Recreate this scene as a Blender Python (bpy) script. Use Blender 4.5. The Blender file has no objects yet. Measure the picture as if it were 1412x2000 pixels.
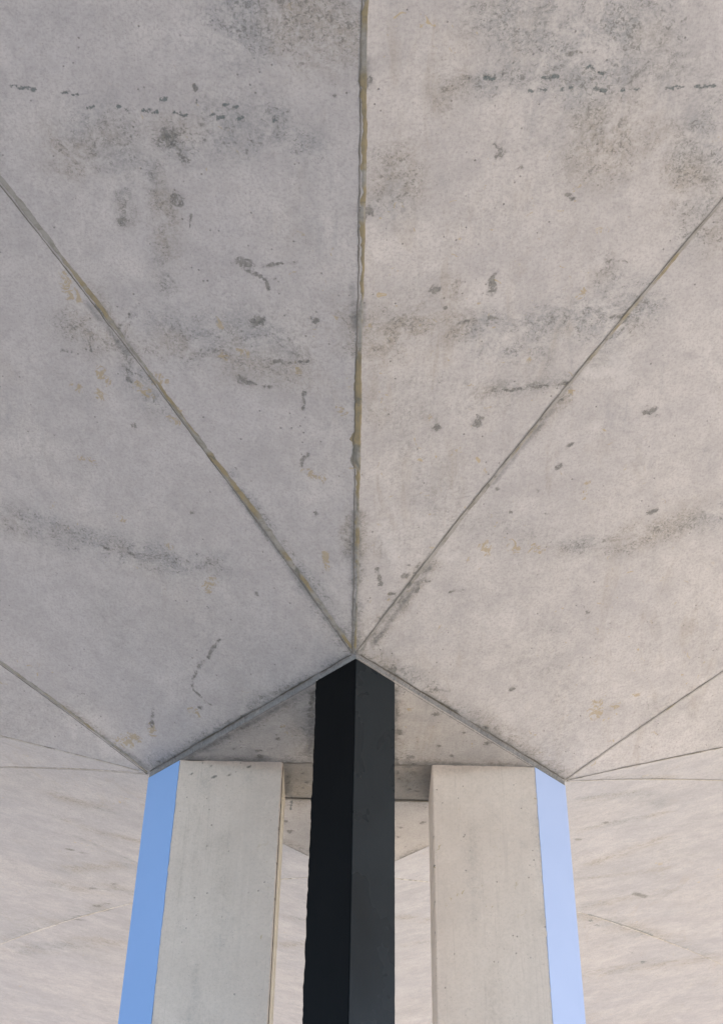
import bpy, math, random
import numpy as np
from mathutils import Matrix, Vector, noise as mnoise

random.seed(7); rng = np.random.RandomState(7)
sc = bpy.context.scene
COL = sc.collection
R = math.radians

# ------------------------------------------------------------------ camera
S = 3.5                 # metres from the lens up to the underside of the capital
CAMZ = 1.6
TILT = math.atan(0.85)
ROLL = -math.atan(64 / 3350)
FPX = 2848.0            # focal length in pixels of the 1412 wide photograph
_c, _s = math.cos(TILT), math.sin(TILT)
FW = np.array([0, _c, _s]); U0 = np.array([0, -_s, _c]); R0 = np.array([1.0, 0, 0])
RI = math.cos(ROLL) * R0 - math.sin(ROLL) * U0
UI = math.sin(ROLL) * R0 + math.cos(ROLL) * U0
cam_d = bpy.data.cameras.new('camera'); cam = bpy.data.objects.new('camera', cam_d); COL.objects.link(cam)
m = Matrix.Identity(4)
for i in range(3):
    m[i][0] = RI[i]; m[i][1] = UI[i]; m[i][2] = -FW[i]
m[2][3] = CAMZ
cam.matrix_world = m
cam_d.sensor_fit = 'HORIZONTAL'; cam_d.sensor_width = 36.0; cam_d.lens = 36.0 * FPX / 1412.0
cam_d.clip_start = 0.05; cam_d.clip_end = 3000
sc.camera = cam
CAMP = np.array([0, 0, CAMZ])

# ------------------------------------------------------------------ sky, sun, exposure
SUN_EL, SUN_AZ = 38.0, 40.0        # azimuth measured from +Y (straight ahead) towards +X (right)
w = bpy.data.worlds.new('World'); sc.world = w; w.use_nodes = True
nt = w.node_tree; nt.nodes.clear()
sky = nt.nodes.new('ShaderNodeTexSky'); sky.sky_type = 'NISHITA'; sky.sun_disc = False
sky.sun_elevation = R(SUN_EL); sky.sun_rotation = R(SUN_AZ); sky.air_density = 1.0; sky.dust_density = 1.5
bg = nt.nodes.new('ShaderNodeBackground'); bg.inputs['Strength'].default_value = 0.13
wo = nt.nodes.new('ShaderNodeOutputWorld')
nt.links.new(sky.outputs[0], bg.inputs[0]); nt.links.new(bg.outputs[0], wo.inputs[0])
sl = bpy.data.lights.new('sun', 'SUN'); sl.energy = 4.0; sl.angle = R(0.5); sl.color = (1.0, 0.94, 0.86)
so = bpy.data.objects.new('sun', sl); COL.objects.link(so)
sd = Vector((math.sin(R(SUN_AZ)) * math.cos(R(SUN_EL)), math.cos(R(SUN_AZ)) * math.cos(R(SUN_EL)), math.sin(R(SUN_EL))))
so.rotation_euler = (-sd).to_track_quat('-Z', 'Y').to_euler(); so.location = (20, 10, 20)
sc.view_settings.view_transform = 'Standard'; sc.view_settings.look = 'None'
sc.view_settings.gamma = 1.0; sc.view_settings.use_curve_mapping = False
sc.view_settings.exposure = 2.0
try:
    sc.cycles.max_bounces = 10; sc.cycles.diffuse_bounces = 6
except Exception:
    pass

# ------------------------------------------------------------------ helpers
def tag(o, label=None, cat=None, group=None, kind=None):
    if label: o['label'] = label
    if cat: o['category'] = cat
    if group: o['group'] = group
    if kind: o['kind'] = kind
    return o

def empty(name, loc):
    o = bpy.data.objects.new(name, None); COL.objects.link(o); o.location = loc; return o

def mesh_obj(name, verts, faces, mat, parent=None, smooth=False, origin=(0, 0, 0), attrs=None, recalc=None):
    me = bpy.data.meshes.new(name)
    v = np.asarray(verts, dtype=float) - np.asarray(origin, dtype=float)
    me.from_pydata([tuple(p) for p in v.tolist()], [], faces)
    if attrs:
        for an, arr in attrs.items():
            a = me.attributes.new(an, 'FLOAT_COLOR', 'POINT')
            a.data.foreach_set('color', np.ascontiguousarray(arr, dtype=np.float32).ravel())
    if smooth:
        for p in me.polygons: p.use_smooth = True
    me.materials.append(mat); me.update()
    o = bpy.data.objects.new(name, me); COL.objects.link(o)
    if parent:
        o.parent = parent
    return o

def px_project(P):
    """pixel of the 1412 x 2000 photograph for points P (n,3)"""
    d = P - CAMP; z = d @ FW
    return np.stack([706 + FPX * (d @ RI) / z, 1000 - FPX * (d @ UI) / z], -1), z

# ------------------------------------------------------------------ material helpers
class NT:
    def __init__(s, name):
        s.m = bpy.data.materials.new(name); s.m.use_nodes = True
        s.t = s.m.node_tree; s.t.nodes.clear()
        s.out = s.t.nodes.new('ShaderNodeOutputMaterial')
        s.p = s.t.nodes.new('ShaderNodeBsdfPrincipled')
        s.t.links.new(s.p.outputs[0], s.out.inputs[0])
    def link(s, a, b): s.t.links.new(a, b)
    def new(s, k): return s.t.nodes.new(k)
    def val(s, sock, v):
        if hasattr(v, 'is_linked') or hasattr(v, 'links'): s.link(v, sock)
        else: sock.default_value = v
    def coord(s, scale=(1, 1, 1), rot=(0, 0, 0)):
        tc = s.new('ShaderNodeTexCoord'); mp = s.new('ShaderNodeMapping')
        mp.inputs['Scale'].default_value = scale; mp.inputs['Rotation'].default_value = rot
        s.link(tc.outputs['Object'], mp.inputs[0]); return mp.outputs[0]
    def noise(s, co, scale, detail=4, rough=0.55, dist=0.0):
        n = s.new('ShaderNodeTexNoise'); n.inputs['Scale'].default_value = scale
        n.inputs['Detail'].default_value = detail; n.inputs['Roughness'].default_value = rough
        n.inputs['Distortion'].default_value = dist
        s.link(co, n.inputs['Vector']); return n.outputs['Fac']
    def vor(s, co, scale, feat='F1', out='Distance'):
        n = s.new('ShaderNodeTexVoronoi'); n.feature = feat; n.inputs['Scale'].default_value = scale
        s.link(co, n.inputs['Vector']); return n.outputs[out]
    def ramp(s, x, a, b, lo=0.0, hi=1.0):
        n = s.new('ShaderNodeMapRange'); n.interpolation_type = 'SMOOTHSTEP'
        s.val(n.inputs[0], x); n.inputs[1].default_value = a; n.inputs[2].default_value = b
        n.inputs[3].default_value = lo; n.inputs[4].default_value = hi
        return n.outputs[0]
    def math(s, op, a, b=0.0):
        n = s.new('ShaderNodeMath'); n.operation = op
        s.val(n.inputs[0], a); s.val(n.inputs[1], b); return n.outputs[0]
    def mix(s, f, a, b, mode='MIX'):
        n = s.new('ShaderNodeMix'); n.data_type = 'RGBA'; n.blend_type = mode
        s.val(n.inputs[0], f)
        for sock, v in ((n.inputs[6], a), (n.inputs[7], b)):
            if isinstance(v, (tuple, list)): sock.default_value = (*v[:3], 1)
            else: s.link(v, sock)
        return n.outputs[2]
    def attr(s, name):
        n = s.new('ShaderNodeAttribute'); n.attribute_name = name
        sp = s.new('ShaderNodeSeparateColor'); s.link(n.outputs['Color'], sp.inputs[0])
        return sp.outputs[0], sp.outputs[1], sp.outputs[2]
    def bump(s, h, strength=0.3, dist=0.004):
        n = s.new('ShaderNodeBump'); n.inputs['Strength'].default_value = strength
        n.inputs['Distance'].default_value = dist; s.link(h, n.inputs['Height'])
        s.link(n.outputs[0], s.p.inputs['Normal'])

def concrete(name, base, warm, marks=True, stain=0.55, streak=0.0, cloud=1.0, brush=0.16, sweep=0.0, wk=1.0, fk=1.0):
    """shuttered concrete: clouded grey, mould grain, pores, fine brushed grain; marks come from mesh attributes"""
    t = NT(name); co = t.coord()
    # broad clouding between two greys
    n1 = t.noise(co, 0.9, 5, 0.6, 0.4)
    n2 = t.noise(co, 4.5, 6, 0.65, 0.3)
    col = t.mix(t.ramp(n1, 0.34, 0.66), base, warm)
    col = t.mix(t.ramp(n2, 0.36, 0.68, 0.0, 0.55 * cloud), col, tuple(c * 0.80 for c in base))
    # milky laitance bloom
    n3 = t.noise(co, 2.3, 6, 0.6, 0.8)
    col = t.mix(t.ramp(n3, 0.50, 0.68, 0.0, 0.45), col, tuple(min(1, c * 1.16) for c in warm))
    # fine grain, two directions of brushed shutter texture
    gr = t.noise(t.coord((150, 12, 12)), 1.0, 4, 0.65, 0.6)
    mid = t.noise(co, 15, 6, 0.72, 0.7)
    col = t.mix(t.ramp(mid, 0.42, 0.64, 0.0, 0.30 * cloud), col, tuple(c * 0.68 for c in base))
    col = t.mix(t.ramp(t.noise(co, 21, 5, 0.7, 1.2), 0.56, 0.70, 0.0, 0.22), col, tuple(min(1, c * 1.22) for c in warm))
    if sweep:
        sw = t.noise(t.coord((0.8, 2.9, 3), (0, 0, 0.55)), 1.0, 8, 0.70, 1.8)
        col = t.mix(t.ramp(sw, 0.50, 0.72, 0.0, sweep), col, tuple(c * 0.66 for c in base))
        col = t.mix(t.ramp(sw, 0.46, 0.30, 0.0, sweep), col, tuple(min(1, c * 1.25) for c in warm))
    fine = t.noise(co, 95, 4, 0.75)
    col = t.mix(t.ramp(gr, 0.44, 0.64, 0.0, brush), col, tuple(c * 0.72 for c in base))
    col = t.mix(t.ramp(fine, 0.44, 0.66, 0.0, 0.50 * fk), col, tuple(c * 0.62 for c in base))
    # thin mould: patchy, made of grains
    patch = t.noise(co, 1.7, 4, 0.55, 0.6)
    grain = t.noise(co, 48, 5, 0.8, 0.4)
    mould = t.math('MULTIPLY', t.ramp(patch, 0.50, 0.72), t.ramp(grain, 0.44, 0.68))
    dirt = (0.20, 0.205, 0.195)
    col = t.mix(t.math('MULTIPLY', mould, stain), col, dirt)
    # weathering that ran along the boards: long, faint, in grey blue and in brown
    run = t.noise(t.coord((9, 1.3, 9)), 1.0, 6, 0.72, 0.8); rg = t.noise(co, 1.1, 4, 0.6, 0.5)
    rn = t.math('MULTIPLY', t.ramp(run, 0.50, 0.68), t.ramp(rg, 0.42, 0.62))
    col = t.mix(t.math('MULTIPLY', rn, 0.30 * cloud), col, t.mix(t.ramp(t.noise(co, 1.4, 2), 0.44, 0.56), (0.20, 0.215, 0.235), (0.26, 0.225, 0.18)))
    # little pin holes
    v = t.vor(co, 26); big = t.noise(co, 7, 2)
    pore = t.math('MULTIPLY', t.ramp(v, 0.05, 0.13, 1, 0), t.ramp(big, 0.51, 0.57))
    col = t.mix(t.math('MULTIPLY', pore, 0.55), col, (0.11, 0.105, 0.10))
    v2 = t.vor(co, 75)
    pore2 = t.math('MULTIPLY', t.ramp(v2, 0.08, 0.20, 1, 0), t.ramp(t.noise(co, 11, 2), 0.5, 0.6))
    col = t.mix(t.math('MULTIPLY', pore2, 0.4), col, (0.16, 0.155, 0.15))
    # sparse ochre flecks of old paint
    och = t.math('MULTIPLY', t.ramp(t.noise(co, 22, 4, 0.6, 1.0), 0.665, 0.70), t.ramp(t.noise(co, 1.3, 2), 0.50, 0.60))
    col = t.mix(t.math('MULTIPLY', och, 0.6), col, (0.36, 0.285, 0.14))
    if streak:
        st = t.noise(t.coord((14, 14, 0.35)), 1.0, 4, 0.6, 0.2)
        col = t.mix(t.ramp(st, 0.52, 0.74, 0.0, streak), col, tuple(c * 0.66 for c in warm))
        st2 = t.noise(t.coord((22, 22, 0.5)), 1.0, 2, 0.5, 0.8)
        ln = t.math('ABSOLUTE', t.math('SUBTRACT', st2, 0.5))
        col = t.mix(t.ramp(ln, 0.002, 0.012, streak * 0.7, 0.0), col, tuple(c * 0.55 for c in warm))
    hh = t.math('ADD', t.math('MULTIPLY', fine, 0.5), t.math('MULTIPLY', pore, -1.2))
    if marks:
        dk, oc, pl = t.attr('marks'); ws, tl, ln = t.attr('wash')
        e1 = t.noise(co, 44, 6, 0.8, 1.0)
        e2 = t.noise(co, 110, 3, 0.75)
        edge = t.math('ADD', t.math('MULTIPLY', t.math('SUBTRACT', e1, 0.5), 3.4), t.math('MULTIPLY', t.math('SUBTRACT', e2, 0.5), 1.8))
        veil = t.noise(co, 6.5, 6, 0.7, 1.0)
        # broad wash of grime: breaks up into grain
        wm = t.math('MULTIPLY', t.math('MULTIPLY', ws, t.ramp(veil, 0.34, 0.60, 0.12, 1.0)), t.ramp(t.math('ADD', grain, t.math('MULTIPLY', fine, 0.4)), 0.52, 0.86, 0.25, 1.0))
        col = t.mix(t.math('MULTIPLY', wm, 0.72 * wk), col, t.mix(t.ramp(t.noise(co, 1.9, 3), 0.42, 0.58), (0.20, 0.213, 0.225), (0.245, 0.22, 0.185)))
        # grime gathers in separate dark grains where the wash is strong
        gg = t.math('MULTIPLY', t.ramp(t.math('ADD', t.noise(co, 62, 5, 0.8, 0.8), t.math('MULTIPLY', ws, 0.10)), 0.60, 0.68), t.ramp(ws, 0.1, 0.6))
        gg = t.math('MULTIPLY', gg, t.ramp(veil, 0.42, 0.56))
        col = t.mix(t.math('MULTIPLY', gg, 0.62 * wk * wk), col, (0.11, 0.112, 0.105))
        sm = t.math('MULTIPLY', ln, t.ramp(t.math('ADD', veil, t.math('MULTIPLY', grain, 0.5)), 0.55, 0.95, 0.25, 1.0))  # soft edge dirt, with crease shade baked into the same mask
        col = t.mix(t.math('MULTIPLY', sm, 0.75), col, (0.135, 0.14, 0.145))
        # pale filler
        pm = t.math('MULTIPLY', t.ramp(t.math('ADD', pl, t.math('MULTIPLY', edge, 0.8)), 0.30, 0.80), t.ramp(pl, 0.02, 0.15))
        col = t.mix(t.math('MULTIPLY', pm, 0.20), col, (0.60, 0.585, 0.585))
        om = t.math('MULTIPLY', t.ramp(t.math('ADD', t.noise(co, 19, 6, 0.75, 2.0), t.math('MULTIPLY', oc, 0.10)), 0.565, 0.60), t.ramp(oc, 0.02, 0.25))
        col = t.mix(t.math('MULTIPLY', om, 0.60), col, (0.31, 0.245, 0.125))
        dm = t.math('MULTIPLY', t.ramp(t.math('ADD', dk, edge), 0.45, 0.80), t.ramp(dk, 0.10, 0.50))
        halo = t.math('MULTIPLY', t.ramp(dk, 0.0, 0.8, 0.0, 0.30), t.ramp(grain, 0.36, 0.6))
        col = t.mix(halo, col, (0.17, 0.17, 0.165))
        dcol = t.mix(t.ramp(t.noise(co, 55, 4, 0.7), 0.38, 0.62), (0.075, 0.078, 0.075), (0.20, 0.198, 0.185))
        col = t.mix(t.math('MULTIPLY', dm, 0.72), col, dcol)
        tm = t.math('MULTIPLY', t.ramp(t.math('ADD', tl, t.math('MULTIPLY', edge, 1.1)), 0.50, 0.75), t.ramp(tl, 0.15, 0.6))
        col = t.mix(t.math('MULTIPLY', tm, 0.80), col, (0.10, 0.125, 0.128))
        hh = t.math('SUBTRACT', hh, t.math('MULTIPLY', t.math('ADD', dm, tm), 0.8))
        hh = t.math('ADD', hh, t.math('MULTIPLY', pm, 0.3))
    t.link(col, t.p.inputs['Base Color'])
    t.p.inputs['Roughness'].default_value = 0.82
    t.p.inputs['Specular IOR Level'].default_value = 0.3
    t.bump(hh, 0.75, 0.003)
    return t.m

def paint(name, c, c2, rough, spec=0.5, speck=0.6):
    t = NT(name); co = t.coord()
    n = t.noise(co, 2.0, 4, 0.6, 0.4)
    col = t.mix(t.ramp(n, 0.3, 0.7), c, c2)
    v = t.vor(co, 15); k = t.math('MULTIPLY', t.ramp(v, 0.018, 0.034, 1, 0), t.ramp(t.noise(co, 5, 2), 0.47, 0.53))
    col = t.mix(t.math('MULTIPLY', k, speck), col, (0.35, 0.35, 0.34))
    f = t.noise(co, 60, 4, 0.6)
    roller = t.noise(t.coord((30, 30, 5)), 1, 3, 0.5)
    hh = t.math('ADD', t.math('MULTIPLY', f, 0.4), t.math('MULTIPLY', roller, 0.6))
    t.link(col, t.p.inputs['Base Color'])
    t.link(t.ramp(n, 0.3, 0.7, rough - 0.05, rough + 0.06), t.p.inputs['Roughness'])
    t.p.inputs['Specular IOR Level'].default_value = spec
    t.bump(hh, 0.35, 0.002)
    return t.m

def joint_mat(name, ochre=(0.25, 0.212, 0.135), grey=(0.27, 0.265, 0.25), thr=0.5):
    t = NT(name); co = t.coord()
    n = t.noise(co, 2.6, 4, 0.7, 0.5); n2 = t.noise(co, 24, 5, 0.7, 0.6); n3 = t.noise(co, 5.2, 4, 0.7, 0.5)
    col = t.mix(t.ramp(n, thr - 0.05, thr + 0.05), ochre, grey)
    col = t.mix(t.ramp(n3, 0.58, 0.66, 0, 0.8), col, (0.115, 0.12, 0.11))
    col = t.mix(t.ramp(n2, 0.42, 0.7, 0, 0.65), col, (0.15, 0.14, 0.115))
    t.link(col, t.p.inputs['Base Color']); t.p.inputs['Roughness'].default_value = 0.85
    t.p.inputs['Specular IOR Level'].default_value = 0.25
    t.bump(t.math('ADD', n2, t.noise(co, 80, 3, 0.7)), 0.8, 0.004)
    return t.m

M_SOFFIT = concrete('soffit_concrete', (0.425, 0.411, 0.417), (0.462, 0.441, 0.433))
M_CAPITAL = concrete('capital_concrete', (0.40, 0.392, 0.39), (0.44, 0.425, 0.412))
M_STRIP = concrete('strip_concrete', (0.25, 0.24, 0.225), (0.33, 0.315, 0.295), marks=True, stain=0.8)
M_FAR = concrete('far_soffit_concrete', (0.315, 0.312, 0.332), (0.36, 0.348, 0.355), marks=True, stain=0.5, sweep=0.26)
M_PIER = concrete('pier_concrete', (0.57, 0.505, 0.455), (0.60, 0.54, 0.49), marks=True, stain=0.05, streak=0.25, cloud=0.35, brush=0.0, wk=0.35, fk=0.45)
M_CREAM = concrete('cream_pier_concrete', (0.56, 0.51, 0.42), (0.60, 0.55, 0.47), marks=False, stain=0.15, streak=0.3, cloud=0.4, brush=0.0)
M_BLACK = paint('black_paint', (0.0022, 0.0027, 0.0034), (0.003, 0.0037, 0.0045), 0.45, 0.06, 0.2)
M_BLACK_LIT = paint('black_paint_lit', (0.0095, 0.0128, 0.0155), (0.0135, 0.0178, 0.0215), 0.27, 0.17, 0.25)  # same black, with the brighter light on its right face put into the colour
M_BLUE = paint('sky_blue_paint', (0.20, 0.34, 0.62), (0.215, 0.355, 0.64), 0.6, 0.3, 0.0)
M_PALE = paint('pale_blue_paint', (0.335, 0.42, 0.64), (0.355, 0.44, 0.66), 0.6, 0.3, 0.0)
M_JOINT = joint_mat('ochre_mortar')
M_JOINTG = joint_mat('grey_mortar', (0.26, 0.225, 0.15), (0.31, 0.30, 0.285), 0.42)
M_PALEJ = joint_mat('pale_mortar', (0.36, 0.335, 0.30), (0.42, 0.40, 0.385), 0.5)
M_DARKJ = joint_mat('dirty_mortar', (0.12, 0.115, 0.10), (0.17, 0.165, 0.155), 0.5)

# ------------------------------------------------------------------ shape of the vault (units of S)
CX, CY = 0.0008, 1.7405
AX, AY = 0.2812, 0.2915
LIP = 0.0058
PHI = R(35)
def gd(r): return 0.388 * r / (1 + 0.30 * r)
def gc(r): return 0.275 * r / (1 + 0.30 * r)
corners = {'F': np.array([CX - 0.0042, CY - AY]), 'L': np.array([CX - AX, CY]), 'B': np.array([CX, CY + AY]), 'Rr': np.array([CX + AX, CY])}
ang = {'F': R(-90), 'L': R(180), 'B': R(90), 'Rr': R(0)}
def dirv(a): return np.array([math.cos(a), math.sin(a)])
def W(P2, z):           # units -> world metres
    P2 = np.asarray(P2); z = np.asarray(z)
    return np.stack([P2[..., 0] * S, P2[..., 1] * S, CAMZ + (1 + z) * S], -1)
RMAX = 2.3

def fold_pt(k, side, r):            # side -1,0,+1 (angle offset from the corner's axis)
    r = np.asarray(r, dtype=float)
    a = ang[k] + side * PHI
    return W(corners[k] + r[..., None] * dirv(a), LIP + (gc(r) if side == 0 else gd(r)))

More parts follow.
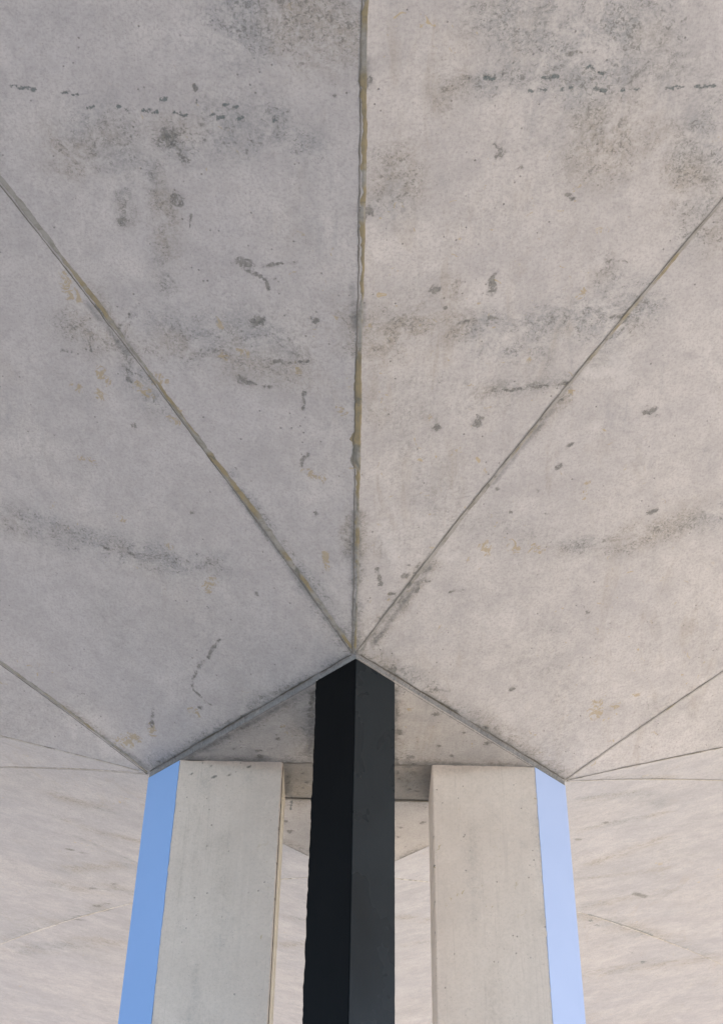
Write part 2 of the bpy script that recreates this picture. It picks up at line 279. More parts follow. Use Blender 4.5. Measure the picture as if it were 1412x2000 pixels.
# ------------------------------------------------------------------ stains, and edge dirt with shade baked in, placed on the surface where the photograph has them
# (kind, radius in px, [pixel points])
MARKS = [
 ('s', 11, [(310, 1498), (360, 1472), (480, 1400), (560, 1355)]), ('s', 8, [(560, 1355), (690, 1282)]), ('s', 9, [(715, 1290), (800, 1345), (920, 1408)]), ('s', 12, [(920, 1408), (1010, 1462), (1095, 1522)]), ('s', 12, [(205, 1445), (285, 1505)]),  # capital-edge dirt with contact shade baked into the tone
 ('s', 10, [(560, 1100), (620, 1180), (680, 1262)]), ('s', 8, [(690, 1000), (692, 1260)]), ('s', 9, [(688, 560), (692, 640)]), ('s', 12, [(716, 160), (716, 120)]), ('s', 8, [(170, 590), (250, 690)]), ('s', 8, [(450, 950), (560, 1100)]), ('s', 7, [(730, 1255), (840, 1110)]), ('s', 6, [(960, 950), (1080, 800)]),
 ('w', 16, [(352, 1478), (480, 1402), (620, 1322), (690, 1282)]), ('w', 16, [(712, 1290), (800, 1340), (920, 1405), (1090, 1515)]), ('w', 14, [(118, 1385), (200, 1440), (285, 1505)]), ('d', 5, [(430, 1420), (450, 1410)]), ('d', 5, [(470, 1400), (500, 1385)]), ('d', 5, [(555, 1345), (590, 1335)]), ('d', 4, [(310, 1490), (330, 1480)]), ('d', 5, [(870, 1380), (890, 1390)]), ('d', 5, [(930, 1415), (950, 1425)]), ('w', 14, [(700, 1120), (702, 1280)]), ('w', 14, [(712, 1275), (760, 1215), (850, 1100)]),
 # dark moss and tar spots, left of the centre joint
 ('d', 15, [(345, 388)]), ('d', 11, [(240, 438), (236, 432)]), ('d', 14, [(468, 512), (492, 516)]), ('d', 6, [(450, 510), (520, 545)]),
 ('d', 5, [(518, 548), (524, 562)]), ('d', 5, [(536, 542), (542, 548)]), ('d', 12, [(494, 628), (508, 626)]), ('d', 9, [(618, 628), (617, 636)]),
 ('d', 12, [(472, 738)]), ('d', 8, [(470, 740), (500, 750), (526, 754)]), ('d', 5, [(536, 704), (570, 706), (600, 708)]),
 ('d', 7, [(595, 768), (592, 800)]), ('d', 6, [(602, 886), (590, 900), (588, 908)]), ('d', 12, [(250, 716), (254, 738)]), ('d', 6, [(618, 1002)]),
 ('d', 22, [(330, 268)]), ('d', 12, [(350, 300), (366, 318)]), ('d', 6, [(262, 830)]), ('d', 6, [(512, 517), (580, 508)]), ('d', 5, [(375, 1000)]),
 ('d', 4, [(232, 640), (272, 590)]), ('d', 7, [(190, 600), (205, 612)]), ('d', 5, [(380, 168), (380, 174)]), ('d', 6, [(655, 188)]),
 ('d', 6, [(428, 1250), (418, 1266), (406, 1284)]), ('d', 6, [(398, 1293), (390, 1305)]), ('d', 5, [(384, 1314), (375, 1330), (380, 1352), (410, 1378)]),
 ('d', 5, [(300, 1385), (298, 1420)]), ('d', 4, [(375, 420), (372, 440)]), ('d', 5, [(500, 1160)]),
 ('d', 6, [(205, 1072), (228, 1078)]), ('d', 5, [(250, 1080), (270, 1082)]), ('d', 6, [(312, 1086), (322, 1088)]), ('d', 5, [(345, 1092), (372, 1095)]),
 ('d', 4, [(395, 1100), (412, 1102)]), ('d', 5, [(120, 682), (140, 683)]), ('d', 4, [(170, 684), (180, 685)]), ('d', 6, [(390, 1380)]),
 # right of the centre joint
 ('d', 13, [(972, 280), (974, 292)]), ('d', 5, [(1018, 328)]), ('d', 6, [(1108, 376), (1118, 388)]), ('d', 11, [(848, 562)]), ('d', 10, [(957, 566), (957, 556)]),
 ('d', 6, [(957, 556), (962, 542), (970, 532)]), ('d', 12, [(934, 825), (938, 820)]), ('d', 9, [(852, 838)]), ('d', 11, [(1190, 500), (1192, 508)]),
 ('d', 5, [(1208, 508), (1224, 512)]), ('d', 12, [(1262, 802), (1276, 802)]), ('d', 6, [(1108, 874), (1118, 866)]), ('d', 6, [(1090, 912), (1096, 910)]),
 ('d', 8, [(1270, 998), (1276, 1000)]), ('d', 4, [(1135, 850), (1145, 845)]), ('d', 13, [(716, 160)]), ('d', 13, [(716, 412)]), ('d', 8, [(1000, 1346)]), ('d', 6, [(1148, 1193)]),
 ('d', 10, [(766, 1306)]), ('d', 6, [(1180, 620), (1230, 616)]), ('d', 5, [(896, 630), (915, 630)]), ('d', 5, [(955, 622), (980, 624)]), ('d', 4, [(1230, 350)]),
 ('d', 5, [(960, 762), (1020, 757), (1110, 748)]), ('d', 6, [(735, 1112), (742, 1130)]), ('d', 5, [(745, 1140), (742, 1142)]), ('d', 6, [(788, 1126), (795, 1128)]),
 ('d', 5, [(800, 1140), (806, 1138)]), ('d', 5, [(760, 1160), (768, 1162)]), ('d', 6, [(826, 1136), (838, 1136)]), ('d', 4, [(797, 1107)]), ('d', 4, [(815, 1108)]),
 ('d', 4, [(700, 1105)]), ('d', 5, [(812, 1158), (818, 1150)]), ('d', 5, [(1050, 957), (1056, 966)]), ('d', 5, [(970, 956)]), ('d', 4, [(998, 1000)]), ('d', 4, [(1066, 1004)]),
 ('d', 7, [(1078, 620), (1075, 628)]), ('d', 5, [(870, 600)]), ('d', 5, [(905, 1152), (880, 1155)]), ('d', 4, [(850, 1346), (880, 1348)]),
 ('d', 6, [(1100, 770), (1098, 780)]), ('d', 5, [(1106, 100), (1160, 96)]),
 # teal shutter marks
 ('t', 5, [(120, 178), (152, 181)]), ('t', 4, [(170, 206), (184, 207)]), ('t', 4, [(232, 210), (252, 212)]), ('t', 5.5, [(280, 214), (306, 217)]),
 ('t', 5.5, [(340, 218), (366, 221)]), ('t', 5, [(408, 224), (418, 225)]), ('t', 5, [(426, 226), (436, 227)]), ('t', 5, [(466, 229), (474, 230)]),
 ('t', 4, [(312, 193), (328, 193)]), ('t', 5, [(384, 198)]), ('t', 4, [(436, 203), (462, 205)]),
 ('t', 5, [(1062, 151), (1092, 151)]), ('t', 4, [(946, 151), (966, 153)]), ('t', 4, [(1030, 175), (1068, 175)]), ('t', 3.2, [(1097, 174), (1118, 174)]),
 ('t', 3.2, [(1160, 173), (1184, 173)]), ('t', 3.2, [(1216, 174), (1244, 174)]), ('t', 7, [(535, 226), (538, 232)]), ('t', 5, [(1150, 132), (1180, 140)]),
 ('t', 5, [(20, 168), (70, 173)]), ('t', 5, [(1300, 172), (1330, 172)]), ('t', 5, [(1360, 171), (1395, 170)]),
 # ochre paint flecks
 ('o', 9, [(308, 736), (314, 744)]), ('o', 9, [(278, 756), (282, 764)]), ('o', 5, [(280, 768), (300, 770)]), ('o', 5, [(330, 812), (345, 822)]), ('o', 5, [(596, 918), (620, 928), (632, 936)]),
 ('o', 7, [(196, 724), (204, 742)]), ('o', 6, [(192, 768), (202, 774)]), ('o', 6, [(148, 758), (156, 760)]), ('o', 8, [(128, 545), (140, 575), (150, 580)]),
 ('o', 9, [(1164, 1388), (1160, 1398)]), ('o', 5, [(1160, 1374), (1170, 1372)]), ('o', 5, [(1196, 1384), (1206, 1380)]), ('o', 4, [(1230, 1362), (1246, 1358)]),
 ('o', 9, [(232, 1446), (248, 1452)]), ('o', 6, [(258, 1436), (268, 1444)]), ('o', 6, [(370, 1386), (384, 1392)]), ('o', 5, [(300, 1420), (298, 1432)]), ('o', 5, [(428, 628), (432, 634)]),
 ('o', 6, [(470, 686), (478, 690)]), ('o', 5, [(430, 692), (440, 696)]), ('o', 7, [(945, 1066), (952, 1080)]), ('o', 7, [(996, 1064), (1010, 1074)]), ('o', 7, [(1040, 1070), (1060, 1076)]),
 ('o', 4, [(1148, 942), (1146, 972)]), ('o', 5, [(1132, 576), (1138, 570)]), ('o', 4, [(838, 814)]), ('o', 5, [(664, 798), (672, 812)]), ('o', 6, [(1118, 756), (1122, 762)]),
 ('o', 5, [(420, 1140)]), ('o', 6, [(405, 1150), (415, 1135)]), ('o', 4, [(636, 1080), (637, 1112)]), ('o', 5, [(230, 1010), (240, 1014)]), ('o', 5, [(330, 1064)]), ('o', 4, [(160, 895), (190, 905)]),
 ('o', 5, [(760, 1166)]), ('o', 4, [(720, 640)]), ('o', 4, [(576, 716), (584, 726)]),
 # pale filler
 ('p', 34, [(1205, 708), (1214, 742)]), ('p', 20, [(1150, 728), (1190, 726)]), ('p', 24, [(1160, 832)]), ('p', 14, [(680, 800), (690, 800)]), ('p', 20, [(1170, 512)]),
 ('p', 14, [(1190, 600), (1160, 590)]), ('p', 22, [(755, 1050), (770, 1090)]), ('p', 18, [(860, 1095), (890, 1085)]), ('p', 16, [(735, 790)]),
 # broad grime
 ('w', 60, [(740, 655), (800, 640)]), ('w', 34, [(830, 640), (1000, 632)]), ('w', 46, [(1040, 628), (1160, 605)]), ('w', 50, [(1150, 620), (1250, 600)]), ('w', 26, [(950, 680), (1060, 700)]),
 ('w', 34, [(1200, 1060), (1300, 1035), (1400, 1000)]), ('w', 20, [(1110, 1068), (1200, 1062)]),
 ('w', 60, [(280, 645), (420, 670), (560, 690)]), ('w', 40, [(150, 640), (280, 660)]), ('w', 34, [(20, 1010), (118, 1040), (230, 1075), (330, 1095)]), ('w', 26, [(330, 1095), (430, 1105)]),
 ('w', 46, [(340, 275)]), ('w', 50, [(430, 260), (480, 250)]), ('w', 34, [(600, 280), (600, 310)]), ('w', 26, [(540, 225), (540, 260)]), ('w', 60, [(140, 300), (220, 270)]),
 ('w', 56, [(765, 335), (770, 370)]), ('w', 80, [(1170, 230), (1180, 280)]), ('w', 40, [(880, 150), (1020, 150)]), ('w', 46, [(1080, 145), (1300, 140)]),
 ('w', 26, [(320, 400), (330, 560)]), ('w', 20, [(300, 320), (310, 400)]), ('w', 22, [(240, 380), (250, 420)]), ('w', 26, [(870, 200), (880, 160)]),
 ('w', 30, [(850, 590), (880, 560)]), ('w', 16, [(940, 764), (1130, 752)]), ('w', 30, [(1190, 540), (1170, 570)]),
 ('w', 18, [(480, 1385), (640, 1310), (690, 1285)]), ('w', 22, [(300, 1495), (360, 1470), (480, 1400)]), ('w', 26, [(880, 1385), (1000, 1455)]), ('w', 20, [(1010, 1462), (1100, 1520)]), ('w', 20, [(730, 1285), (800, 1325), (880, 1380)]),  # along the capital edges: dirt plus baked contact shade
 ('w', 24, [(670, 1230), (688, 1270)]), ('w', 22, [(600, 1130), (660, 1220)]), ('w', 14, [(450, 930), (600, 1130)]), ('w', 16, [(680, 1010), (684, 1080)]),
 ('w', 80, [(1330, 260), (1390, 420)]), ('w', 90, [(650, 40), (480, 30)]), ('w', 90, [(1000, 30), (1250, 50)]),
]
MARKS_CAP = [
 ('s', 18, [(612, 1350), (606, 1480)]), ('s', 10, [(770, 1345), (771, 1490)]), ('s', 8, [(365, 1484), (610, 1488)]), ('s', 8, [(770, 1490), (1020, 1497)]), ('s', 12, [(562, 1500), (562, 1558)]), ('s', 12, [(832, 1500), (832, 1562)]), ('s', 7, [(560, 1557), (600, 1558)]), ('s', 7, [(775, 1561), (830, 1563)]), ('s', 8, [(370, 1478), (610, 1345)]),  # stains and dirt by piers and edges, occlusion shade baked in
 ('d', 7, [(503, 1466)]), ('d', 9, [(509, 1479)]), ('d', 6, [(545, 1443)]), ('d', 6, [(475, 1422)]), ('d', 6, [(614, 1436)]), ('d', 4, [(600, 1395)]), ('d', 4, [(460, 1462)]),
 ('d', 9, [(850, 1393), (854, 1395)]), ('d', 9, [(952, 1453), (955, 1452)]), ('d', 9, [(798, 1484), (802, 1480)]), ('d', 6, [(882, 1475)]), ('d', 9, [(776, 1430), (782, 1431)]), ('d', 7, [(775, 1385), (776, 1398)]),
 ('d', 6, [(773, 1350)]), ('d', 6, [(774, 1480), (773, 1490)]), ('d', 5, [(855, 1457)]), ('d', 4, [(905, 1430)]),
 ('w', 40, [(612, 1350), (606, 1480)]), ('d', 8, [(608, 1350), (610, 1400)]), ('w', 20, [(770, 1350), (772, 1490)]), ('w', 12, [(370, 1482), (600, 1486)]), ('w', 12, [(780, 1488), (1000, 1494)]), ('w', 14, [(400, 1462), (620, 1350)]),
 ('o', 4, [(555, 1420)]), ('o', 4, [(800, 1385)]),
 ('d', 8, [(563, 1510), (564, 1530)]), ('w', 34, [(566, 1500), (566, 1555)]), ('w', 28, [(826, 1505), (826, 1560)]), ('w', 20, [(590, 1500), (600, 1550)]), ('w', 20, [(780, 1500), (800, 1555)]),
 ('d', 10, [(785, 1526), (792, 1527)]), ('d', 8, [(806, 1512)]), ('d', 6, [(802, 1543)]), ('d', 6, [(777, 1508)]), ('d', 5, [(812, 1545)]), ('d', 6, [(592, 1510), (602, 1512)]), ('d', 5, [(600, 1527)]),
 ('d', 8, [(568, 1625)]), ('d', 7, [(826, 1608)]), ('d', 5, [(559, 1604)]), ('t', 3, [(569, 1566), (569, 1582)]), ('w', 10, [(560, 1645), (605, 1668)]), ('w', 10, [(780, 1680), (830, 1650)]),
 ('d', 5, [(776, 1616), (784, 1618)]), ('d', 4, [(778, 1636)]),
]
MARKS_PIER = [
 ('w', 12, [(396, 1508), (397, 1550)]), ('w', 9, [(488, 1505), (487, 1530)]), ('w', 5, [(384, 1570), (362, 1630), (350, 1760)]), ('w', 5, [(392, 1600), (380, 1680), (378, 1800)]),
 ('d', 2.7, [(410, 1498)]), ('d', 3.1, [(378, 1514)]), ('d', 3.1, [(447, 1514)]), ('d', 2.7, [(419, 1516)]), ('d', 2.7, [(486, 1499)]), ('w', 12, [(404, 1654)]),
 ('w', 8, [(475, 1655)]), ('w', 8, [(460, 1800)]), ('w', 9, [(430, 1872)]), ('w', 9, [(356, 1818)]),
 ('w', 12, [(360, 1494), (545, 1500)]), ('w', 10, [(850, 1504), (1030, 1508)]), ('w', 10, [(962, 1600)]), ('w', 8, [(1024, 1650)]),
 ('w', 14, [(920, 1620), (925, 1800)]), ('w', 10, [(1050, 1600), (1062, 1800)]), ('o', 4, [(1045, 1560)]), ('w', 14, [(440, 1640), (430, 1850)]),
 ('d', 2.7, [(836, 1572)]), ('d', 2.7, [(843, 1634)]), ('d', 3.1, [(844, 1694)]), ('d', 2.7, [(846, 1762)]), ('d', 2.7, [(848, 1826)]), ('d', 2.7, [(839, 1600)]), ('d', 2.7, [(549, 1620)]), ('d', 2.7, [(544, 1690)]), ('d', 2.7, [(540, 1755)]), ('d', 2.7, [(537, 1800)]), ('d', 2.7, [(546, 1655)]),
 ('w', 16, [(380, 1900), (372, 1990)]), ('w', 16, [(960, 1900), (965, 1990)]),
]
MARKS_FAR = [
 ('w', 16, [(118, 1600), (190, 1625), (262, 1640)]), ('w', 20, [(120, 1700), (250, 1690)]), ('w', 18, [(1140, 1620), (1294, 1590)]), ('w', 22, [(1150, 1690), (1294, 1640)]), ('w', 18, [(560, 1790), (600, 1800)]), ('w', 16, [(550, 1850), (600, 1840)]), ('w', 16, [(775, 1790), (840, 1800)]), ('w', 14, [(775, 1850), (845, 1840)]), ('w', 26, [(30, 1860), (240, 1840)]), ('w', 26, [(1150, 1900), (1380, 1870)]),
 ('d', 4, [(140, 1660), (160, 1668)]), ('d', 4, [(190, 1770), (210, 1768)]), ('d', 3.5, [(1180, 1610), (1200, 1604)]), ('d', 3.5, [(1240, 1748), (1262, 1752)]),
 ('w', 26, [(118, 1560), (200, 1580)]), ('d', 5, [(222, 1726), (232, 1728)]), ('d', 5, [(236, 1744), (256, 1747)]), ('d', 5, [(174, 1737), (184, 1738)]), ('d', 6, [(144, 1796), (160, 1796)]),
 ('w', 10, [(150, 1632), (210, 1662), (270, 1690)]), ('w', 10, [(1120, 1720), (1220, 1706), (1300, 1694)]), ('d', 5, [(1130, 1642)]), ('w', 30, [(118, 1735), (230, 1735)]),
 ('w', 22, [(1140, 1560), (1250, 1545), (1294, 1570)]), ('t', 2.5, [(1150, 1800), (1255, 1878)]), ('o', 5, [(1286, 1690)]), ('w', 24, [(1150, 1770), (1294, 1745)]),
]

def apply_marks(V, marks, tol=14, zpen=0):
    """V (n,3) world vertices -> two (n,4) colour attributes; each mark is a soft capsule round its own points on the surface"""
    px, z = px_project(V)
    A = np.zeros((len(V), 4)); B = np.zeros((len(V), 4)); A[:, 3] = 1; B[:, 3] = 1
    for kind, rad, pts in marks:
        P = []
        for (x, y) in pts:
            d2 = (px[:, 0] - x) ** 2 + (px[:, 1] - y) ** 2
            i = int(np.argmin(d2 + zpen * z)); P.append((V[i], math.sqrt(d2[i]), z[i]))
        if min(p[1] for p in P) > tol + rad * 0.5: continue
        rm = rad * P[0][2] / FPX * {'d': 1.3, 'o': 1.7, 'w': 1.35}.get(kind, 1.0)
        if kind == 'd' and len(pts) > 1 and math.dist(pts[0], pts[-1]) > 1.6 * rad: rm *= 0.74     # strokes stay thin
        if len(P) == 1: P = [P[0], P[0]]
        best = np.zeros(len(V))
        for (a, ea, _), (b, eb, _) in zip(P[:-1], P[1:]):
            if min(ea, eb) > tol + rad: continue
            ab = b - a; L2 = float(ab @ ab)
            tt = np.clip(((V - a) @ ab) / L2, 0, 1) if L2 > 1e-9 else np.zeros(len(V))
            dd = np.linalg.norm(V - a - tt[:, None] * ab, axis=1)
            best = np.maximum(best, np.clip(1 - dd / (rm * 1.5), 0, 1))
        best = best * best * (3 - 2 * best)
        if kind == 'd' and len(pts) > 1:      # and break up along their length
            best = best * (0.78 + 0.35 * np.sin(V[:, 0] * 61 + V[:, 1] * 37 + 5 * np.sin(V[:, 1] * 23)))
        if kind == 'd': best = best * np.clip(rng.uniform(0.62, 1.25, len(V)), 0, 1.15)
        if kind == 's': B[:, 2] = np.maximum(B[:, 2], best)
        if kind == 'd': A[:, 0] = np.maximum(A[:, 0], best)
        elif kind == 'o': A[:, 1] = np.maximum(A[:, 1], best)
        elif kind == 'p': A[:, 2] = np.maximum(A[:, 2], best)
        elif kind == 'w': B[:, 0] = np.maximum(B[:, 0], best)
        elif kind == 't': B[:, 1] = np.maximum(B[:, 1], best)
    return {'marks': A, 'wash': B}

# ------------------------------------------------------------------ canopy
canopy = empty('concrete_canopy', (CX * S, CY * S, CAMZ + S))
tag(canopy, 'huge grey folded concrete canopy fanning out from the pier heads overhead', 'canopy')
CO = np.array([CX * S, CY * S, CAMZ + S])

def waves(P):           # the shutter boards never lie perfectly flat
    out = np.zeros(len(P))
    for i in range(len(P)):
        p = P[i]; out[i] = mnoise.noise(Vector((p[0] * 1.1, p[1] * 1.1, 3.7))) * 0.004
    return out

def grid_faces(nr, ns):
    i = np.arange(nr - 1)[:, None]; j = np.arange(ns - 1)[None, :]
    a = (i * ns + j).ravel(); return np.stack([a, a + 1, a + 1 + ns, a + ns], 1)

def panel(A, B, dense, marks, mat):
    """ruled sheet between fold curve A(r) and fold curve B(r)"""
    if dense:
        r = np.concatenate([np.linspace(0.0, 1.15, 300), np.linspace(1.2, RMAX, 14)]); ns = dense
    else:
        r = np.linspace(0.0, RMAX, 150); ns = 60
    r[0] = 0.0004
    a = fold_pt(*A, r); b = fold_pt(*B, r); s = np.linspace(0, 1, ns)
    V = (a[:, None, :] * (1 - s)[None, :, None] + b[:, None, :] * s[None, :, None])
    V = V.reshape(-1, 3)
    wv = waves(V) * (np.tile(np.sin(s * math.pi), len(r)))
    V[:, 2] += wv
    F = grid_faces(len(r), ns)
    # make normals face down
    f = F[len(F) // 2]; n = np.cross(V[f[1]] - V[f[0]], V[f[2]] - V[f[0]])
    if n[2] > 0: F = F[:, ::-1]
    at = apply_marks(V, marks)
    return mesh_obj('soffit_panel', V, F.tolist(), mat, canopy, True, CO, at)

panel(('F', 0), ('F', -1), 180, MARKS, M_SOFFIT)
panel(('F', 0), ('F', 1), 180, MARKS, M_SOFFIT)
panel(('F', -1), ('L', 1), 230, MARKS, M_SOFFIT)
panel(('F', 1), ('Rr', -1), 230, MARKS, M_SOFFIT)
for A, B in ((('L', 0), ('L', 1)), (('L', 0), ('L', -1)), (('Rr', 0), ('Rr', -1)), (('Rr', 0), ('Rr', 1)),
             (('L', -1), ('B', 1)), (('Rr', 1), ('B', -1)), (('B', 0), ('B', 1)), (('B', 0), ('B', -1))):
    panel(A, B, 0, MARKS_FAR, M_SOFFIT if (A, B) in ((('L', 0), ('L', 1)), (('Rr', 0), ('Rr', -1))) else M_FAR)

# capital plate: two front/back slabs of soffit and the darker strip between them, with the lip round the edge
def plate_part(y0, y1, z, mat, name):
    """part of the square plate between plan lines y0..y1 (units)"""
    n = 150; m_ = max(8, int((y1 - y0) * 300))
    ys = np.linspace(y0, y1, m_); V = []
    for y in ys:
        hw = AX * max(0.0, 1 - abs(y - CY) / AY)
        xs = CX + np.linspace(-1, 1, n) * hw
        V.append(W(np.stack([xs, np.full(n, y)], -1), np.full(n, z)))
    V = np.concatenate(V); F = grid_faces(m_, n)
    f = F[len(F) // 2]; nn = np.cross(V[f[1]] - V[f[0]], V[f[2]] - V[f[0]])
    if nn[2] > 0: F = F[:, ::-1]
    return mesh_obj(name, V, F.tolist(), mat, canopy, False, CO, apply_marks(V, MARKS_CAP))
YA, YB = 1.6957, 1.7902
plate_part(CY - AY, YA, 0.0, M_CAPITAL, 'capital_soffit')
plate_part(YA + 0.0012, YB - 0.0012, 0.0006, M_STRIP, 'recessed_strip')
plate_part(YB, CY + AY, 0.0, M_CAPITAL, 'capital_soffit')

def ribbon(name, pts_a, pts_b, mat, parent, origin, closed=False):
    n = len(pts_a); V = np.concatenate([pts_a, pts_b])
    F = [(i, i + 1, n + i + 1, n + i) for i in range(n - 1)]
    return mesh_obj(name, V, F, mat, parent, False, origin)

def box_prism(poly, z0, z1):
    n = len(poly)
    V = [(p[0], p[1], z0) for p in poly] + [(p[0], p[1], z1) for p in poly]
    F = [tuple(range(n))[::-1], tuple(range(n, 2 * n))] + [(i, (i + 1) % n, n + (i + 1) % n, n + i) for i in range(n)]
    return V, F

# the lip: outer upright edge of the capital plate, a little ragged
lipV = []; lipF = []
order = ['F', 'Rr', 'B', 'L']
for q in range(4):
    a = corners[order[q]]; b = corners[order[(q + 1) % 4]]; n = 240
    tt = np.linspace(0, 1, n); P = a[None] * (1 - tt)[:, None] + b[None] * tt[:, None]
    nrm = np.array([(b - a)[1], -(b - a)[0]]); nrm /= np.linalg.norm(nrm)
    base = len(lipV)
    fade = np.minimum(1, np.minimum(tt, 1 - tt) * 25)
    for k in range(n):
        j = rng.uniform(-1, 1) * 0.0006 * fade[k]; j2 = rng.uniform(0, 1) * 0.0012 * fade[k]
        p = P[k] + nrm * (0.0003 + j)
        w0 = W(P[k] - nrm * 0.0015 * fade[k], -0.0004); w1 = W(p, 0.0 + j2); w2 = W(P[k] + nrm * (0.0008 * fade[k] + j), LIP * 0.7 + j2); w3 = W(P[k] + nrm * 0.0035 * fade[k], LIP + gd(0.0035) - 0.0001)
        lipV += [w0, w1, w2, w3]
    for k in range(n - 1):
        o = base + 4 * k
        for c in range(3): lipF.append((o + c, o + 4 + c, o + 5 + c, o + 1 + c))
M_LIP = concrete('lip_concrete', (0.17, 0.17, 0.175), (0.26, 0.25, 0.245), marks=False, stain=0.9)
mesh_obj('capital_lip', lipV, lipF, M_LIP, canopy, False, CO)

# ------------------------------------------------------------------ mortar joints along the folds
def smooth_noise(n, step, amp, seed):
    rr = np.random.RandomState(seed); k = int(n / step) + 3
    c = rr.uniform(-1, 1, k); return np.interp(np.arange(n) / step, np.arange(k), c) * amp

def fold_joint(k, side, wl, wr, mat, seed, rmax=1.5, prof=None, low=0.0010, core=True):
    """a smeared bead along a fold: wl / wr are half widths in metres to each side (left / right in plan when looking outward)"""
    n = int(rmax * S / 0.012); r = np.linspace(0.004, rmax, n)
    C0 = fold_pt(k, side, r)
    a = ang[k] + side * PHI; t2 = dirv(a); l2 = np.array([-t2[1], t2[0]])
    # slopes of the two neighbouring sheets across the fold
    eps = 0.02
    def neighbour(sgn):
        if side == 0: return fold_pt(k, sgn, r)
        # looking towards the centre crease or towards the next corner
        if sgn * side < 0: return fold_pt(k, 0, r)
        nk = {'F': {1: ('Rr', -1), -1: ('L', 1)}, 'Rr': {1: ('B', -1), -1: ('F', 1)}, 'B': {1: ('L', -1), -1: ('Rr', 1)}, 'L': {1: ('F', -1), -1: ('B', 1)}}[k][side]
        return fold_pt(nk[0], nk[1], r)
    out = []
    for sgn, wd in ((1, wl), (-1, wr)):
        N = neighbour(sgn) - C0; ln = np.linalg.norm(N, axis=1)[:, None]; N = N / np.maximum(ln, 1e-6)
        ww = wd * (1 + smooth_noise(n, 30, 0.65, seed + sgn) + smooth_noise(n, 8, 0.35, seed + 5 + sgn) + smooth_noise(n, 2, 0.35, seed + 9 + sgn) + smooth_noise(n, 1, 0.18, seed + 12 + sgn))
        ww = np.clip(ww, 0.0015, None) * np.interp(r, [0, 0.04, 0.15], [0.55, 0.9, 1])
        if prof is not None: ww = ww * prof(r, sgn)
        ww = np.minimum(ww, ln[:, 0] * 0.4)
        out.append((N, ww))
    (Nl, w1), (Nr, w2) = out
    dn = np.array([0, 0, -1.0])
    rows = [C0 + Nl * w1[:, None] + dn * -0.0015, C0 + Nl * (w1 * 0.9)[:, None] + dn * low, C0 + dn * (low + 0.0003), C0 + Nr * (w2 * 0.9)[:, None] + dn * low, C0 + Nr * w2[:, None] + dn * -0.0015]
    V = np.stack(rows, 1).reshape(-1, 3); F = grid_faces(n, 5)
    f = F[len(F) // 2]; nn = np.cross(V[f[1]] - V[f[0]], V[f[2]] - V[f[0]])
    if nn[2] > 0: F = F[:, ::-1]
    mesh_obj('mortar_joint', V, F.tolist(), mat, canopy, False, CO)
    if core:   # hairline crack beside the bead
        off = Nr * (w2 * 0.3 + np.median(w2) * 0.7 + 0.003)[:, None]
        j = smooth_noise(n, 4, 0.0005, seed + 20)[:, None] * Nr
        A_ = C0 + off + j + dn * 0.0025; B_ = C0 + off + j + Nr * (0.0028 + np.abs(smooth_noise(n, 6, 0.003, seed + 21)))[:, None] + dn * 0.0025
        V = np.stack([A_, B_], 1).reshape(-1, 3); F = grid_faces(n, 2)
        f = F[len(F) // 2]; nn = np.cross(V[f[1]] - V[f[0]], V[f[2]] - V[f[0]])
        if nn[2] > 0: F = F[:, ::-1]
        mesh_obj('joint_crack', V, F.tolist(), M_DARKJ, canopy, False, CO)

# front corner: 'left in plan looking outward (towards the camera)' is +x = right in the picture
fold_joint('F', 0, 0.005, 0.016, M_JOINT, 11, prof=lambda r, s: np.interp(r, [0, .15, .262, .27, .305, .318, 1], [1, 1, 0.8, 1.75, 1.6, 1, 1]) if s < 0 else np.ones_like(r))
fold_joint('F', -1, 0.0105, 0.009, M_JOINT, 23)
fold_joint('F', 1, 0.0065, 0.0055, M_JOINTG, 37)
fold_joint('L', 1, 0.008, 0.006, M_JOINT, 41)
fold_joint('L', 0, 0.005, 0.004, M_PALEJ, 43)
fold_joint('L', -1, 0.005, 0.004, M_PALEJ, 47)
fold_joint('Rr', -1, 0.005, 0.005, M_JOINTG, 53)
fold_joint('Rr', 0, 0.005, 0.004, M_PALEJ, 59)
fold_joint('Rr', 1, 0.006, 0.006, M_PALEJ, 61)
fold_joint('B', 1, 0.006, 0.006, M_PALEJ, 67, rmax=2.2, core=False)
fold_joint('B', -1, 0.006, 0.006, M_PALEJ, 71, rmax=2.2, core=False)
fold_joint('B', 0, 0.006, 0.006, M_PALEJ, 73, rmax=2.2, core=False)

# unseen fascia and roof, closed over the vault to keep sun out
rim = []
for k in ('F', 'Rr', 'B', 'L'):
    for s_ in (-1, 0, 1): rim.append(fold_pt(k, s_, np.array(RMAX)))
ZT = CAMZ + S * (1 + LIP + gd(RMAX)) + 0.5
n = len(rim)
V = [tuple(p) for p in rim] + [(p[0], p[1], ZT) for p in rim]
F = [(i, (i + 1) % n, n + (i + 1) % n, n + i) for i in range(n)] + [tuple(range(n, 2 * n))]
mesh_obj('roof_slab', V, F, M_LIP, canopy, False, CO)

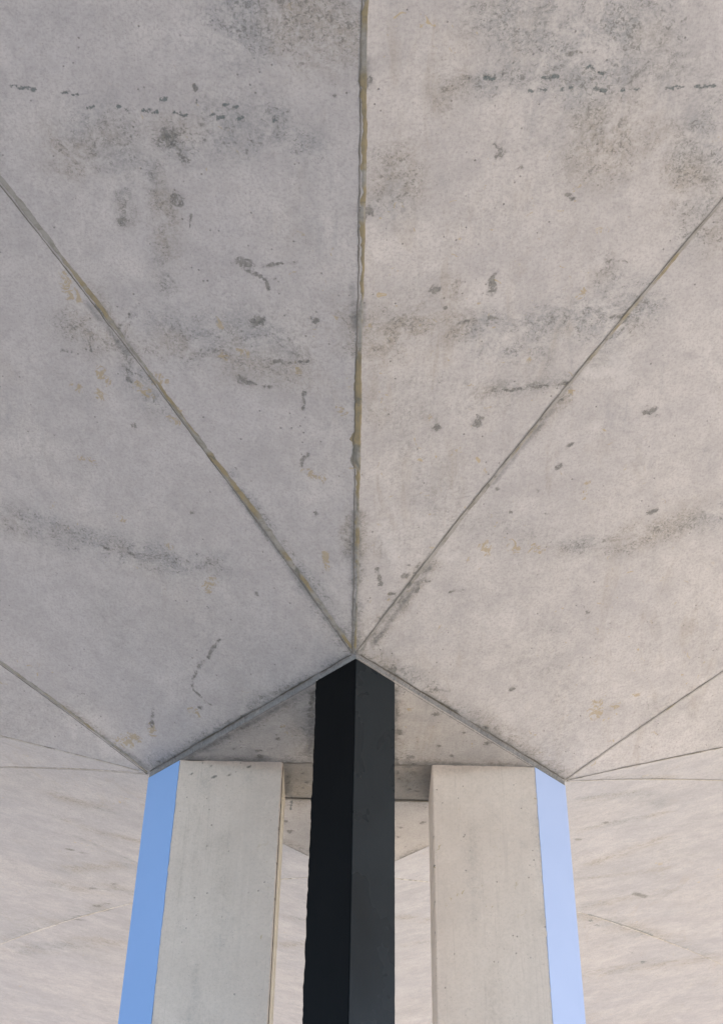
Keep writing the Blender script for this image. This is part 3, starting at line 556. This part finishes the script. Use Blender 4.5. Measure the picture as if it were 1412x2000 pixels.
# ------------------------------------------------------------------ piers
HW = 0.0472          # half width of a blade (units)
INX = 0.0990         # distance of its inner end from the centre (x axis); the same on the other axis
def make_pier(k, m_paint, label, m_end=None, m_paint2=None, rag=0.5):
    cpos = corners[k]; a = ang[k]; u = dirv(a); v = np.array([-u[1], u[0]])     # u outward
    A_ = AX if k in ('L', 'Rr') else AY
    tip = cpos
    # slope of the capital edge
    if k in ('L', 'Rr'): back = HW * AX / AY
    else: back = HW * AY / AX
    root = empty('concrete_pier', (cpos[0] * S, cpos[1] * S, 0))
    tag(root, label, 'pier', 'piers standing under the canopy')
    org = np.array([cpos[0] * S, cpos[1] * S, 0])
    c = np.array([CX, CY]) if k in ('L', 'Rr') else np.array([CX - 0.0042, CY])
    inn = INX
    e = 0.0016       # arris chamfer
    def p(uu, vv): return c + u * uu + v * vv
    ins = 0.0006
    q_ = 0.0025
    poly = [p(A_ - 0.0008, 0), p(A_ - back + q_ * 0.7, HW - q_ * 0.7), p(A_ - back, HW), p(A_ - back - q_, HW), p(inn + e + q_, HW), p(inn + e, HW), p(inn, HW - e),
            p(inn, -HW + e), p(inn + e, -HW), p(inn + e + q_, -HW), p(A_ - back - q_, -HW), p(A_ - back, -HW), p(A_ - back + q_ * 0.7, -HW + q_ * 0.7)]
    def sub(a_, b_, n_=26): return [a_ + (b_ - a_) * i / n_ for i in range(1, n_)]
    poly = poly[:4] + sub(poly[3], poly[4]) + poly[4:10] + sub(poly[9], poly[10]) + poly[10:]
    chip = {2: 0.0022, len(poly) - 2: 0.0022}
    for iq in (5, 6, 7, 8): chip[iq + 25] = 0.0008
    poly = [q * S for q in poly]
    ztop = CAMZ + S - 0.0
    # shaft: rows of vertices so that the long arrises can be slightly chipped
    nz = 360; zs = np.linspace(0, ztop, nz); n = len(poly)
    V = []
    for iz, z in enumerate(zs):
        for iq, q in enumerate(poly):
            j = np.zeros(2)
            if iq in chip: j = rng.uniform(-1, 1, 2) * chip[iq]
            V.append((q[0] + j[0], q[1] + j[1], z))
    F = []
    for iz in range(nz - 1):
        for iq in range(n):
            F.append((iz * n + iq, iz * n + (iq + 1) % n, (iz + 1) * n + (iq + 1) % n, (iz + 1) * n + iq))
    F.append(tuple(range(n))[::-1])
    # orientation
    v0, v1, v2 = (np.array(V[i]) for i in F[0][:3]); nn = np.cross(v1 - v0, v2 - v0)[:2]
    if nn @ ((v0 + v2)[:2] / 2 - c * S - u * S * 0.2) < 0: F = [f[::-1] for f in F]
    mesh_obj('shaft', V, F, M_PIER, root, False, org, apply_marks(np.array(V), MARKS_PIER if k in ('L', 'Rr') else [], zpen=60))
    if m_end:        # the narrow inner end is a separate, yellower face
        zz = [0.0, ztop - 0.004]; q0 = p(inn - 0.0009, -HW + 2 * e) * S; q1 = p(inn - 0.0009, HW - 2 * e) * S
        mesh_obj('end_face', [(*q0, zz[0]), (*q1, zz[0]), (*q1, zz[1]), (*q0, zz[1])], [(0, 1, 2, 3)], m_end, root, False, org)
    # the painted outer faces: a coat 3 mm thick whose outer edge is ragged
    for sg in (1, -1):
        t0 = p(A_ + 0.0002, 0) * S; t1 = p(A_ - back, sg * HW) * S
        e_ = (t1 - t0); L = np.linalg.norm(e_); e_ /= L
        nr = np.array([e_[1], -e_[0]])
        if nr @ u < 0: nr = -nr
        nz = 420; zs = np.linspace(0, ztop - 0.003, nz); th = 0.003
        VV = []; 
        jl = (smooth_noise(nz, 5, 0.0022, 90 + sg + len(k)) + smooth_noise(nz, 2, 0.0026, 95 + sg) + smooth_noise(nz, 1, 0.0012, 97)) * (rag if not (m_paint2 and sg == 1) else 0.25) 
        for iz, z in enumerate(zs):
            b1 = t1 + e_ * (0.0015 + jl[iz])
            VV += [(*t0, z), (*(t0 + nr * th), z), (*(b1 + nr * th), z), (*(b1 - nr * 0.001 - e_ * 0.001), z)]
        FF = []
        for iz in range(nz - 1):
            for q in range(3): o = iz * 4 + q; FF.append((o, o + 1, o + 5, o + 4))
        o = (nz - 1) * 4; FF.append((o, o + 1, o + 2, o + 3)); FF.append((3, 2, 1, 0))
        w0, w1, w2 = (np.array(VV[i]) for i in FF[1][:3]); nn = np.cross(w1 - w0, w2 - w0)[:2]
        if nn @ nr < 0: FF = [f[::-1] for f in FF]
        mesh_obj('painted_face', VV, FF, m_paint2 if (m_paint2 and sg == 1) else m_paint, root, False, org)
    return root
make_pier('F', M_BLACK, 'black painted front pier rising in the middle to the star of joints', None, M_BLACK_LIT, 1.0)
make_pier('L', M_BLUE, 'grey concrete pier with a deep sky blue painted edge, left of the black pier', M_CREAM)
make_pier('Rr', M_PALE, 'grey concrete pier with a pale lavender blue painted edge, right of the black pier')
make_pier('B', M_BLACK, 'rear pier hidden behind the black front pier')

# dark dirty joint lines on the capital: over the blades and round the pier heads
def crack_line(p0, p1, wd, seed, mat=M_DARKJ, z=-0.0006):
    n = max(20, int(np.linalg.norm(np.array(p1) - p0) * S / 0.008)); tt = np.linspace(0, 1, n)
    P = np.array(p0)[None] * (1 - tt)[:, None] + np.array(p1)[None] * tt[:, None]
    d = np.array(p1) - p0; nv = np.array([-d[1], d[0]]) / np.linalg.norm(d)
    off = smooth_noise(n, 5, 0.0008, seed)[:, None] * nv
    ww = wd * (1 + smooth_noise(n, 8, 0.6, seed + 1) + smooth_noise(n, 2, 0.35, seed + 2)); ww = np.clip(ww, wd * 0.15, None)[:, None]
    A = W(P + off + nv * ww, np.full(n, z)); B = W(P + off - nv * ww, np.full(n, z))
    V = np.stack([A, B], 1).reshape(-1, 3); F = grid_faces(n, 2)
    f = F[0]; nn = np.cross(V[f[1]] - V[f[0]], V[f[2]] - V[f[0]])
    if nn[2] > 0: F = F[:, ::-1]
    mesh_obj('joint_crack', V, F.tolist(), mat, canopy, False, CO)
hx0 = AX * (1 - (CY - YA) / AY)
crack_line((CX - hx0, YA - 0.0012), (CX + hx0, YA - 0.0012), 0.0014, 101)
crack_line((CX - hx0, YB + 0.0008), (CX + hx0, YB + 0.0008), 0.0014, 111)

# grime caught in the notch above the lip
for q in range(4):
    a_ = corners[order[q]]; b_ = corners[order[(q + 1) % 4]]
    nr_ = np.array([(b_ - a_)[1], -(b_ - a_)[0]]); nr_ /= np.linalg.norm(nr_)
    crack_line(a_ + nr_ * 0.0036 + (b_ - a_) * 0.012, b_ + nr_ * 0.0036 - (b_ - a_) * 0.012, 0.0011, 131 + q, M_DARKJ, LIP + 0.0004)

# ------------------------------------------------------------------ ground, out of view, in two tones to steer the bounce light
def ground_mat():
    t = NT('bounce_paving'); co = t.coord()
    br = t.new('ShaderNodeTexBrick'); t.link(t.coord((1.6, 1.6, 1.6)), br.inputs['Vector'])
    br.inputs['Color1'].default_value = (0.47, 0.42, 0.365, 1); br.inputs['Color2'].default_value = (0.52, 0.46, 0.39, 1); br.inputs['Mortar'].default_value = (0.18, 0.17, 0.16, 1)
    br.inputs['Mortar Size'].default_value = 0.01
    n = t.noise(co, 1.5, 5, 0.6)
    col = t.mix(t.ramp(n, 0.35, 0.7, 0, 0.3), br.outputs[0], (0.27, 0.25, 0.23))
    t.link(col, t.p.inputs['Base Color']); t.p.inputs['Roughness'].default_value = 0.85
    t.bump(t.noise(co, 40, 4), 0.3, 0.004)
    return t.m
G = 1200
def asphalt_mat():
    t = NT('asphalt'); co = t.coord()
    n = t.noise(co, 90, 4, 0.7); n2 = t.noise(co, 0.7, 5, 0.6)
    col = t.mix(t.ramp(n, 0.35, 0.7), (0.29, 0.29, 0.30), (0.34, 0.34, 0.345))
    col = t.mix(t.ramp(n2, 0.4, 0.7, 0, 0.4), col, (0.36, 0.36, 0.365))
    t.link(col, t.p.inputs['Base Color']); t.p.inputs['Roughness'].default_value = 0.85
    t.bump(n, 0.5, 0.004)
    return t.m
g = mesh_obj('ground', [(-G, -G, 0), (G, -G, 0), (G, G, 0), (-G, G, 0)], [(0, 1, 2, 3)], asphalt_mat())  # cooler grey chosen to dim and cool the bounce from the left
tag(g, kind='structure')
X0 = -9.0  # left edge of the added warm sheet, set for the light balance
V, F = box_prism([(X0, -40), (60, -40), (60, 60), (X0, 60)], 0.0, 0.12)
g2 = mesh_obj('bounce_pavement', V, F[1:], ground_mat()); tag(g2, kind='structure')  # added out of view to bounce warm light up from the right
